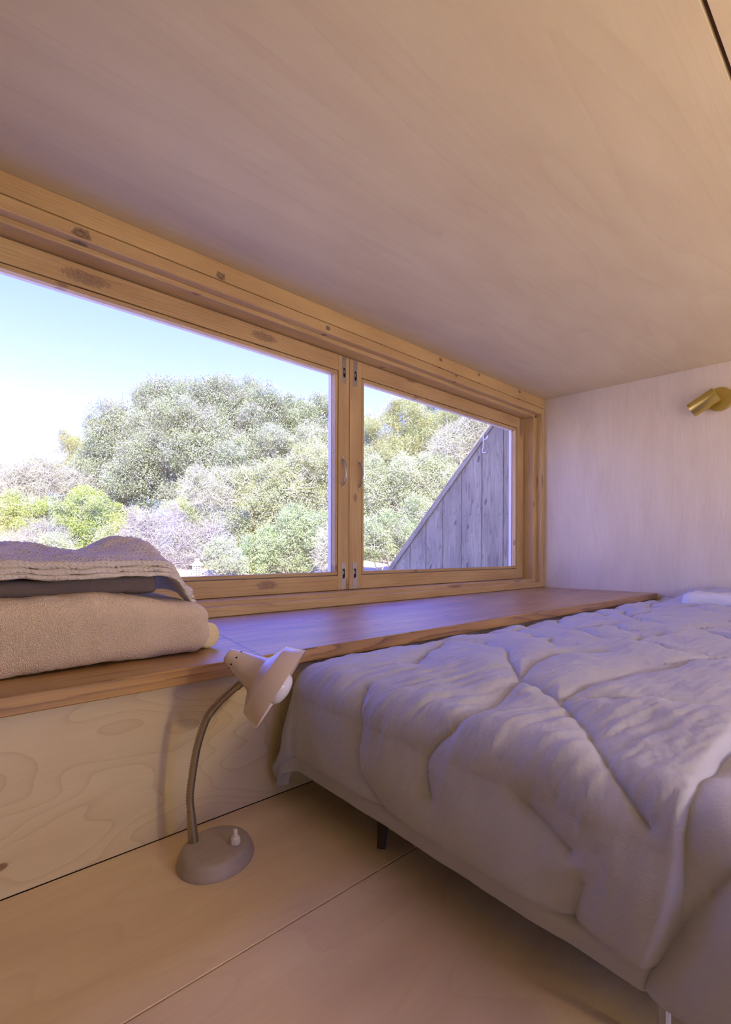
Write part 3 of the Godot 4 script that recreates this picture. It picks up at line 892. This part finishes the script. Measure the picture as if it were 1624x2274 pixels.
func build_wing() -> void:
	var o := thing("wing_wall", Vector3(3.75, 0, 0), "weathered grey upright board wing wall with a sloping top, outside the window", "wall")
	var top := func(z: float) -> float: return 1.646 + (z + 2.36) * 1.083
	var cuts := [-2.085, -2.236, -2.434, -2.632, -2.827, -3.011, -3.196, -3.378, -3.56, -3.74, -3.92]
	for k in cuts.size() - 1:
		var z1: float = cuts[k] - 0.003
		var z0: float = cuts[k + 1] + 0.003
		if top.call(z1) < -0.2: continue
		var warp := func(p: Vector3) -> Vector3:
			if p.y > 0.5: p.y = maxf(-0.24, minf(top.call(p.z) - 0.02, 1.9)) + (p.y - 1.0)
			return p
		one_box("board", Vector3(0.0, -0.25, z0), Vector3(0.022, 1.0, z1), M.weathered, o, 0.003, 1, 3.0, 1.5, Vector2(0.17 * k, 0.137 * k), warp)
	# sloping cover strip
	var dir := Vector3(0, -1.083, -1.0).normalized()
	var st := new_st()
	var p0 := Vector3(0, top.call(-2.10), -2.10)
	var bs := Basis(Vector3.RIGHT, dir, Vector3.RIGHT.cross(dir))
	var ln := 2.55
	var xf := Transform3D(bs, p0)
	box(st, Vector3(-0.014, 0, -0.032), Vector3(0.034, ln, 0.012), 0.002, 1, 3.0, 1.5, Vector2(0.4, 0.6), func(p: Vector3) -> Vector3: return xf * p)
	obj("cover_strip", st, M.weathered, o)
	one_box("back_batten", Vector3(0.022, -0.25, -3.9), Vector3(0.05, 0.35, -2.085), M.weathered, o, 0.0, 2)
	var sc := new_st()
	for k in cuts.size() - 3:
		for dz in [0.028, -0.028]:
			var zz: float = (cuts[k] - 0.028) if dz > 0 else (cuts[k + 1] + 0.028)
			for y in [0.93, 1.37, 0.2]:
				if y < top.call(zz) - 0.08:
					lathe(sc, [Vector2(0.0, 0.0008), Vector2(0.0038, 0.0008), Vector2(0.0038, -0.001)], 8, Transform3D(Basis(Vector3(0, 0, 1), PI / 2), Vector3(0.0, y, zz)))
	obj("screw", sc, M.dark_metal, o)
	# cabin hook and eye
	var hk := thing("cabin_hook", Vector3(3.75, 1.565, -2.405), "small zinc cabin hook hanging on the weathered boards outside", "hook")
	var hs := new_st()
	lathe(hs, [Vector2(0.0, 0.0), Vector2(0.030, 0.0), Vector2(0.030, 0.003), Vector2(0.010, 0.004), Vector2(0.0, 0.005)], 24, Transform3D(Basis(Vector3(0, 0, 1), PI / 2), Vector3.ZERO))
	var ring := []
	var rr := []
	for k in 17:
		var an := TAU * k / 16
		ring.append(Vector3(-0.013 + 0.010 * cos(an), 0.010 * sin(an), 0.0))
		rr.append(0.0032)
	tube(hs, ring, rr, 8, false)
	obj("eye_plate", hs, M.zinc, hk)
	var hb := new_st()
	var hp := [Vector3(-0.018, 0.016, 0.004), Vector3(-0.022, 0.0, 0.0), Vector3(-0.02, -0.05, -0.002), Vector3(-0.018, -0.095, -0.004), Vector3(-0.018, -0.115, -0.012), Vector3(-0.018, -0.128, -0.010), Vector3(-0.019, -0.134, 0.012), Vector3(-0.02, -0.128, 0.026)]
	var hr := []
	for k in hp.size(): hr.append(0.0052 if k < 6 else 0.0044)
	tube(hb, hp, hr, 8)
	obj("hook_bar", hb, M.zinc, hk)

# the lit lamp behind the camera whose warm light falls on the bench front, the floor and the ceiling
func build_floor_lamp() -> void:
	var o := thing("floor_lamp", Vector3(0.86, 0, 1.05), "lit floor lamp with a cream drum shade by the back wall", "lamp")
	var st := new_st()
	lathe(st, [Vector2(0.0, 0.0), Vector2(0.11, 0.0), Vector2(0.112, 0.006), Vector2(0.10, 0.014), Vector2(0.012, 0.02), Vector2(0.0, 0.02)], 40, Transform3D())
	obj("base", st, M.steel, o)
	var p := new_st()
	tube(p, [Vector3(0, 0.015, 0), Vector3(0, 0.60, 0)], [0.008, 0.008], 12)
	obj("pole", p, M.steel, o)
	var sh := new_st()
	lathe(sh, [Vector2(0.085, 0.60), Vector2(0.075, 0.80), Vector2(0.073, 0.80), Vector2(0.083, 0.60)], 40, Transform3D())
	obj("lamp_shade", sh, M.lit_shade, o)
	var l := OmniLight3D.new()
	l.name = "lamp_light"
	l.position = Vector3(0, 0.66, 0)
	l.light_color = lin(1.0, 0.83, 0.5)
	l.light_energy = LAMP_ENERGY
	l.light_size = 0.08
	l.omni_range = 14.0
	l.omni_attenuation = 2.0
	l.shadow_enabled = true
	o.add_child(l)

const LAMP_ENERGY := 0.25

func build_lantern() -> void:
	var x := 8.45
	var z := -16.28
	var o := thing("garden_lantern", Vector3(x, ground_at(x, z) - 0.03, z), "small pale lattice lantern with a domed cap on the ground outside", "lantern")
	var st := new_st()
	for k in 10:
		var an := TAU * k / 10
		tube(st, [Vector3(0.135 * cos(an), 0.0, 0.135 * sin(an)), Vector3(0.135 * cos(an), 0.36, 0.135 * sin(an))], [0.024, 0.024], 6)
	for y in [0.01, 0.09, 0.16, 0.23, 0.30, 0.355]:
		lathe(st, [Vector2(0.105, y - 0.014), Vector2(0.15, y - 0.014), Vector2(0.15, y + 0.014), Vector2(0.105, y + 0.014)], 24, Transform3D())
	obj("lattice_body", st, M.stone, o)
	var cap := new_st()
	lathe(cap, [Vector2(0.0, 0.37), Vector2(0.22, 0.37), Vector2(0.225, 0.385), Vector2(0.19, 0.41), Vector2(0.13, 0.44), Vector2(0.085, 0.49), Vector2(0.07, 0.515), Vector2(0.0, 0.515)], 32, Transform3D())
	var cp := obj("cap", cap, M.stone, o)
	var kn := new_st()
	lathe(kn, [Vector2(0.05, 0.51), Vector2(0.05, 0.53), Vector2(0.085, 0.545), Vector2(0.085, 0.565), Vector2(0.05, 0.585), Vector2(0.0, 0.59)], 24, Transform3D())
	obj("knob", kn, M.stone, cp)

var leaf_meshes := {}

func leaf_cluster(sd: int, count: int, rad: float, ll: float, lw: float) -> ArrayMesh:
	rng.seed = sd
	var st := new_st()
	for k in count:
		var d := Vector3(rng.randfn(), rng.randfn(), rng.randfn()).normalized()
		var c := d * rad * pow(rng.randf(), 0.5)
		var dir := (d + Vector3(rng.randfn(), rng.randfn() + 0.5, rng.randfn()) * 0.6).normalized()
		var sid := dir.cross(Vector3(rng.randfn(), rng.randfn(), rng.randfn())).normalized()
		var up := sid.cross(dir).normalized()
		var l := ll * rng.randf_range(0.7, 1.25)
		var w := lw * rng.randf_range(0.7, 1.2)
		var a := c
		var b := c + dir * l * 0.5 + sid * w * 0.5 + up * w * 0.2
		var e := c + dir * l * 0.5 - sid * w * 0.5 + up * w * 0.2
		var t := c + dir * l
		for tr in [[a, b, t], [a, t, e]]:
			var n: Vector3 = (tr[2] - tr[0]).cross(tr[1] - tr[0]).normalized()
			tri(st, tr, [Vector2.ZERO, Vector2.ZERO, Vector2.ZERO], [n, n, n], n)
	return st.commit()

func twig_cluster(sd: int, count: int, rad: float, thick: float) -> ArrayMesh:
	rng.seed = sd
	var st := new_st()
	for k in count:
		var p := Vector3(rng.randfn(), rng.randfn(), rng.randfn()) * rad * 0.25
		var d := Vector3(rng.randfn(), rng.randfn() * 0.8 + 0.5, rng.randfn()).normalized()
		var pts := [p]
		var rad_ := [thick]
		for q in 3:
			d = (d + Vector3(rng.randfn(), rng.randfn(), rng.randfn()) * 0.35).normalized()
			p += d * rad * 0.42
			pts.append(p)
			rad_.append(thick * (0.8 - 0.22 * q))
		tube(st, pts, rad_, 3, false)
	return st.commit()

# A tree or shrub: lobes are [x, y, z, radius] in metres. kinds pick the leaves.
func plant(called: String, label: String, category: String, lobes: Array, leaf: String, colors: Array, density: float, twig_share: float, twig_col: Color, sd: int, stems := 5, fill := 0.55) -> void:
	rng.seed = sd
	var cx := 0.0
	var cz := 0.0
	for l in lobes:
		cx += l[0] / lobes.size(); cz += l[2] / lobes.size()
	var base := Vector3(cx, ground_at(cx, cz) - 0.05, cz)
	var o := thing(called, base, label, category)
	var xs := []
	var cs := []
	var tx := []
	var tc := []
	var all := lobes.duplicate()
	for l in lobes:     # smaller tufts standing out of each lobe
		for k in int(3.0 + 4.0 * l[3]):
			var d := Vector3(rng.randfn(), rng.randfn() + 0.35, rng.randfn()).normalized()
			var rr: float = l[3] * rng.randf_range(0.22, 0.42)
			all.append([l[0] + d.x * l[3] * 0.95, l[1] + d.y * l[3] * 0.95, l[2] + d.z * l[3] * 0.95, rr])
	for l in all:
		var c := Vector3(l[0], l[1], l[2]) - base
		var r: float = l[3] * (0.92 if l in lobes else 1.0)
		var n := int(density * 4.0 * PI * r * r) + 6
		for k in n:
			var d := Vector3(rng.randfn(), rng.randfn(), rng.randfn()).normalized()
			var q := c + d * r * lerpf(fill, 1.04, sqrt(rng.randf()))
			if q.y < 0.03: continue
			var s := rng.randf_range(0.75, 1.3) * clampf(0.55 + r * 0.4, 0.7, 1.15)
			var bs := Basis.from_euler(Vector3(rng.randf() * TAU, rng.randf() * TAU, rng.randf() * TAU)).scaled(Vector3.ONE * s)
			if rng.randf() < twig_share:
				tx.append(Transform3D(bs, q))
				tc.append(twig_col * rng.randf_range(0.5, 0.95))
			else:
				xs.append(Transform3D(bs, q))
				var col: Color = colors[rng.randi() % colors.size()]
				cs.append(col * rng.randf_range(0.65, 1.08))
	if xs.size(): scatter("foliage", leaf_meshes[leaf], M.leaf, xs, cs, o)
	if tx.size(): scatter("twigs", leaf_meshes["twig"], M.twig, tx, tc, o)
	var st := new_st()
	for k in stems:
		var l: Array = lobes[k % lobes.size()]
		var e := Vector3(l[0], l[1], l[2]) - base
		var a := Vector3(rng.randf_range(-0.2, 0.2), 0.0, rng.randf_range(-0.2, 0.2))
		var m1 := a.lerp(e, 0.4) + Vector3(rng.randfn(), rng.randf(), rng.randfn()) * 0.15
		var m2 := a.lerp(e, 0.75) + Vector3(rng.randfn(), rng.randf(), rng.randfn()) * 0.2
		var th := clampf(e.y * 0.022, 0.02, 0.16)
		tube(st, [a, m1, m2, e], [th, th * 0.75, th * 0.5, th * 0.2], 6)
	if stems > 0: obj("stem" if category == "shrub" else "trunk", st, M.bark, o)

func scatter(called: String, mesh: Mesh, material: Material, xs: Array, cs: Array, parent: Node3D) -> void:
	var mm := MultiMesh.new()
	mm.transform_format = MultiMesh.TRANSFORM_3D
	mm.use_colors = true
	mm.mesh = mesh
	mm.instance_count = xs.size()
	for k in xs.size():
		mm.set_instance_transform(k, xs[k])
		mm.set_instance_color(k, cs[k])
	var o := MultiMeshInstance3D.new()
	o.name = called
	o.multimesh = mm
	o.material_override = material
	o.set_meta("kind", "stuff")
	parent.add_child(o, true)

func build_plants() -> void:
	leaf_meshes["oak"] = leaf_cluster(1, 62, 0.25, 0.066, 0.034)
	leaf_meshes["pine"] = leaf_cluster(2, 70, 0.26, 0.11, 0.016)
	leaf_meshes["lentisk"] = leaf_cluster(3, 56, 0.21, 0.062, 0.036)
	leaf_meshes["twig"] = twig_cluster(4, 12, 0.42, 0.008)
	var olive := [Color(0.40, 0.44, 0.29), Color(0.34, 0.39, 0.22), Color(0.48, 0.51, 0.40), Color(0.42, 0.47, 0.24)]
	var yellow := [Color(0.56, 0.56, 0.20), Color(0.48, 0.52, 0.20), Color(0.60, 0.55, 0.22)]
	var lime := [Color(0.46, 0.55, 0.13), Color(0.38, 0.48, 0.10), Color(0.52, 0.60, 0.20)]
	var green := [Color(0.38, 0.48, 0.22), Color(0.44, 0.54, 0.26), Color(0.48, 0.57, 0.32)]
	var pale := [Color(0.50, 0.56, 0.30), Color(0.56, 0.61, 0.36), Color(0.47, 0.53, 0.26)]
	var grey := Color(0.56, 0.52, 0.43)
	var whitish := Color(0.72, 0.70, 0.54)
	plant("oak_tree", "large round grey-green evergreen oak, the biggest tree in the view", "tree",
		[[10.0, 5.4, -25.3, 2.0], [11.7, 7.2, -25.0, 1.7], [13.2, 7.1, -23.5, 1.9], [14.6, 6.7, -22.1, 1.6], [8.9, 4.2, -25.0, 1.3], [10.1, 3.5, -23.1, 1.8], [11.5, 3.8, -21.0, 1.9], [13.8, 4.4, -20.2, 1.8], [9.1, 5.9, -26.2, 0.9], [15.3, 7.4, -21.5, 0.9], [11.0, 7.8, -25.7, 0.9], [14.5, 8.2, -23.0, 0.8], [13.7, 8.3, -24.4, 0.8], [10.9, 5.2, -21.6, 1.7], [11.3, 2.6, -22.6, 1.4]],
		"oak", olive, 20.0, 0.05, grey, 1, 9)
	plant("oak_tree", "smaller grey-green oak seen just left of the meeting stiles, behind the big oak", "tree",
		[[16.5, 6.6, -21.6, 1.4], [17.2, 7.1, -20.9, 1.1], [17.7, 7.9, -20.5, 0.7], [16.4, 7.9, -21.7, 0.5], [18.5, 6.6, -19.6, 1.1], [16.6, 5.3, -20.2, 1.3]],
		"oak", olive + pale, 20.0, 0.05, grey, 2, 6)
	plant("pine_tree", "slim wispy yellow-green pine beside the left shoulder of the big oak", "tree",
		[[8.3, 5.6, -28.4, 0.7], [8.1, 5.9, -28.6, 0.5], [8.7, 4.8, -28.1, 0.8], [8.1, 4.5, -28.6, 0.7], [9.0, 6.0, -27.7, 0.3]],
		"pine", yellow, 12.0, 0.12, grey, 3, 6, 0.2)
	plant("pine_tree", "bright yellow-green feathery pine filling the top of the right pane", "tree",
		[[17.5, 5.9, -16.5, 0.9], [18.2, 6.6, -15.8, 0.8], [17.8, 4.7, -16.2, 1.2], [18.8, 5.6, -15.2, 1.0], [19.6, 6.1, -14.3, 0.8], [18.3, 7.1, -15.7, 0.5], [20.2, 5.6, -13.8, 1.0]],
		"pine", yellow + pale, 24.0, 0.06, whitish, 4, 7)
	plant("pine_tree", "darker blue-green pine tips farthest off above the right pane trees", "tree",
		[[23.4, 8.7, -19.1, 0.7], [24.0, 8.4, -18.5, 0.7], [24.5, 8.2, -17.9, 0.7], [24.0, 7.2, -18.6, 1.2], [24.9, 7.0, -17.6, 1.0]],
		"pine", [Color(0.25, 0.33, 0.24), Color(0.30, 0.38, 0.26)], 22.0, 0.03, grey, 5, 5)
	plant("shrub", "tall yellowish-green shrub in front of the big oak's right side", "shrub",
		[[11.7, 2.3, -18.0, 1.1], [12.7, 2.7, -17.0, 1.3], [13.3, 3.7, -16.4, 1.1], [12.2, 1.3, -17.5, 1.1], [11.2, 1.4, -18.5, 0.8], [11.5, 3.2, -18.2, 0.7]],
		"lentisk", pale + [Color(0.54, 0.55, 0.24)], 24.0, 0.12, whitish, 6, 8)
	plant("shrub", "dense rounded green shrub at ground level right of the lantern", "shrub",
		[[10.1, 0.3, -16.0, 0.5], [11.2, 0.6, -15.0, 0.7], [11.8, 1.2, -14.3, 0.7], [10.6, 0.6, -15.5, 0.7], [11.7, 0.5, -14.5, 0.5], [11.4, 1.3, -14.8, 0.8]],
		"lentisk", green, 36.0, 0.03, grey, 7, 6)
	plant("shrub", "pale green shrub with bare white branches beside the left sash stile", "shrub",
		[[14.8, 4.8, -17.8, 1.1], [15.0, 3.2, -17.5, 1.0], [15.8, 3.8, -16.7, 1.2], [14.4, 5.0, -18.2, 0.7], [13.9, 2.2, -15.6, 0.9]],
		"oak", pale + olive, 20.0, 0.22, whitish, 8, 8)
	plant("shrub", "grey-green middle shrub in the right pane under the feathery pine", "shrub",
		[[15.0, 2.8, -14.7, 0.9], [15.9, 3.0, -13.8, 1.1], [16.7, 3.5, -13.1, 0.9], [15.0, 3.7, -14.7, 0.6]],
		"oak", pale, 26.0, 0.16, whitish, 9, 6)
	plant("shrub", "bare whitish twiggy shrub next to the sloping top of the wing wall", "shrub",
		[[18.2, 4.9, -13.0, 1.0], [18.6, 5.7, -12.6, 0.6], [17.6, 3.1, -13.5, 0.7], [18.8, 6.1, -12.4, 0.5], [19.2, 5.2, -12.0, 1.0]],
		"oak", pale, 24.0, 0.72, whitish, 10, 8)
	plant("shrub", "low leafy green shrub at the foot of the right pane", "shrub",
		[[12.8, 1.1, -12.6, 0.7], [13.5, 1.3, -11.9, 0.7], [13.2, 0.8, -12.3, 0.5], [14.0, 1.8, -11.5, 0.6], [12.6, 0.7, -12.9, 0.4]],
		"lentisk", green + pale, 32.0, 0.06, whitish, 11, 6)
	plant("shrub", "tangled grey leafless shrub above the lime bushes at far left", "shrub",
		[[5.7, 2.8, -25.4, 1.2], [6.5, 3.2, -24.5, 0.9], [5.2, 3.1, -25.8, 0.9], [7.2, 3.0, -23.9, 0.7]],
		"oak", [Color(0.42, 0.40, 0.26), Color(0.48, 0.42, 0.28)], 20.0, 0.6, whitish, 12, 9)
	plant("olive_tree", "olive-green tree crown topping the scrub at far left", "tree",
		[[6.4, 3.9, -27.5, 0.8], [5.6, 3.7, -28.2, 0.7], [7.0, 4.0, -26.9, 0.6], [4.8, 2.9, -28.5, 1.2], [7.6, 2.8, -26.3, 1.1]],
		"oak", olive + yellow, 20.0, 0.1, grey, 13, 5)
	plant("shrub", "lime-green bush at the left edge of the window", "shrub",
		[[5.0, 1.9, -23.2, 0.8], [4.5, 1.6, -23.7, 0.8], [5.8, 1.9, -22.5, 0.7]],
		"lentisk", lime, 26.0, 0.10, whitish, 14, 5)
	plant("shrub", "brightest lime-green bush below the slim wispy pine", "shrub",
		[[6.9, 2.3, -22.0, 0.8], [7.2, 1.3, -21.8, 0.7], [6.5, 1.4, -22.4, 0.8], [7.5, 1.8, -21.5, 0.6]],
		"lentisk", lime, 26.0, 0.08, whitish, 15, 5)
	plant("shrub", "low dry grey shrub right above the throw's left end", "shrub",
		[[5.0, 0.8, -21.1, 0.7], [4.4, 0.7, -21.7, 0.5], [5.5, 0.7, -20.6, 0.5]],
		"lentisk", pale, 24.0, 0.7, grey, 16, 5)
	plant("shrub", "wide low bare brown-grey scrub behind the sandy path, left of the lantern", "shrub",
		[[7.9, 1.1, -18.7, 0.8], [8.5, 1.2, -18.1, 0.7], [7.5, 0.7, -19.0, 0.6], [8.9, 0.6, -17.7, 0.6], [8.2, 0.6, -18.4, 0.5], [9.6, 0.8, -17.6, 0.6]],
		"lentisk", pale, 26.0, 0.82, Color(0.62, 0.55, 0.50), 17, 7)
	plant("shrub", "small soft pale green tuft shrub by the sandy path", "shrub",
		[[5.2, 0.8, -19.9, 0.4], [5.0, 0.6, -20.1, 0.3]],
		"pine", [Color(0.55, 0.60, 0.32), Color(0.50, 0.56, 0.28)], 40.0, 0.1, grey, 18, 4, 0.2)
	plant("shrub", "white-branched dead shrub below the middle of the big oak", "shrub",
		[[9.8, 2.7, -18.5, 0.8], [9.6, 1.7, -18.7, 0.7], [10.2, 2.1, -18.1, 0.7], [10.6, 3.0, -18.3, 0.6]],
		"oak", pale, 24.0, 0.62, whitish, 19, 7)
	plant("shrub", "low straggling yellow-green shrub under the big oak", "shrub",
		[[8.7, 2.0, -18.8, 0.4], [9.1, 1.9, -18.4, 0.5], [7.6, 1.5, -20.0, 0.6], [7.2, 1.0, -20.4, 0.5]],
		"lentisk", lime + yellow, 30.0, 0.1, whitish, 20, 4)
	plant("shrub", "small leafy shrub standing directly beside the lantern", "shrub",
		[[8.9, 0.35, -15.8, 0.4], [9.3, 0.15, -15.4, 0.4], [9.2, 0.8, -15.9, 0.35]],
		"lentisk", pale + olive, 40.0, 0.12, whitish, 21, 4)
	plant("shrub", "dry grey twig bundle at ground level by the left sash stile", "shrub",
		[[11.4, 0.75, -13.0, 0.4], [11.3, 0.4, -13.1, 0.3], [11.8, 1.0, -12.8, 0.4]],
		"lentisk", green, 36.0, 0.6, whitish, 22, 4)
	plant("hedge", "long dark hedge of scrub closing the gaps behind the trees", "hedge",
		[[6.0, 1.6, -30.0, 1.6], [9.5, 2.0, -28.5, 1.8], [13.0, 2.6, -26.0, 2.0], [16.5, 3.0, -23.0, 2.2], [19.0, 3.2, -20.0, 2.2], [21.0, 3.6, -16.5, 2.2], [17.8, 1.8, -16.0, 1.6], [15.0, 1.4, -18.5, 1.5], [21.5, 4.6, -13.5, 1.8]],
		"oak", [Color(0.30, 0.34, 0.18), Color(0.36, 0.40, 0.22)], 14.0, 0.1, grey, 23, 0)
	# the scrub on the other side, seen only as a reflection in the panes
	plant("shrub", "green scrub on the far side of the house, behind the camera", "shrub",
		[[-6.0, 0.6, 15.0, 1.3], [-2.0, 0.5, 15.5, 1.2], [2.5, 0.8, 15.0, 1.4], [6.0, 1.0, 14.0, 1.6], [9.5, 0.9, 12.5, 1.5], [12.5, 0.8, 10.5, 1.4]],
		"oak", pale, 9.0, 0.1, grey, 24, 8)
	# pale rocks
	var nk := noise(1300, 1.0, 2)
	for k in [[11.62, -13.85, 0.17, "white rock at the ground by the left sash stile, biggest of three"], [11.15, -14.05, 0.13, "white rock left of the biggest rock, by the green shrub"], [12.1, -13.35, 0.12, "small white rock right of the biggest rock, nearest the stile"]]:
		var r: float = k[2]
		var o := put_mesh(numbered("rock"), soft_box(Vector3(-r * 1.4, -r * 0.6, -r), Vector3(r * 1.4, r * 0.6, r), r * 0.45, r * 0.3, func(p: Vector3, n: Vector3) -> Vector3: return p + n * r * 0.35 * nk.get_noise_3dv(p * 4.0 + Vector3.ONE * float(k[0]))), M.stone, self)
		o.position = Vector3(k[0], ground_at(k[0], k[1]) + r * 0.35, k[1])
		tag(o, k[3], "rock", "white rocks")

# ------------------------------------------------------------------
func _ready() -> void:
	# camera, level; the lens is shifted up a little
	var cam := Camera3D.new()
	cam.name = "camera"
	add_child(cam)
	cam.transform = Transform3D(Basis(Vector3.UP, YAW - PI / 2) * Basis(Vector3.FORWARD, -0.003), EYE)
	cam.projection = Camera3D.PROJECTION_FRUSTUM
	cam.near = 0.02
	cam.far = 400.0
	cam.size = IMG_H / FOCAL * cam.near
	cam.frustum_offset = Vector2(0.0, (1225.0 - IMG_H / 2.0) / FOCAL * cam.near)
	cam.current = true

	# sky and sun
	var env := Environment.new()
	env.tonemap_mode = Environment.TONE_MAPPER_LINEAR
	env.tonemap_exposure = 2.3
	env.background_mode = Environment.BG_SKY
	var sky := ProceduralSkyMaterial.new()
	sky.sky_top_color = lin(0.08, 0.15, 1.15)
	sky.sky_horizon_color = lin(0.56, 0.60, 0.95)
	sky.sky_curve = 0.16
	sky.sky_energy_multiplier = 1.3
	sky.ground_bottom_color = lin(0.5, 0.45, 0.38)
	sky.ground_horizon_color = lin(0.8, 0.8, 0.8)
	var s := Sky.new()
	s.sky_material = sky
	env.sky = s
	env.sdfgi_enabled = true
	env.ssao_enabled = true
	env.ssil_enabled = true
	var we := WorldEnvironment.new()
	we.name = "environment"
	we.environment = env
	add_child(we)
	var sun := DirectionalLight3D.new()
	sun.name = "sun"
	add_child(sun)
	sun.look_at_from_position(Vector3(-0.36, 0.63, 0.63), Vector3.ZERO)
	sun.light_color = lin(1.0, 0.95, 0.85)
	sun.light_energy = 2.1
	sun.light_angular_distance = 0.53
	sun.shadow_enabled = true
	sun.sky_mode = DirectionalLight3D.SKY_MODE_LIGHT_ONLY

	make_materials()
	build_shell()
	build_window()
	build_bench()
	build_ground()
	build_wing()
	build_bed()
	build_cloths()
	build_lamp()
	build_sconce()
	build_floor_lamp()
	build_lantern()
	build_plants()
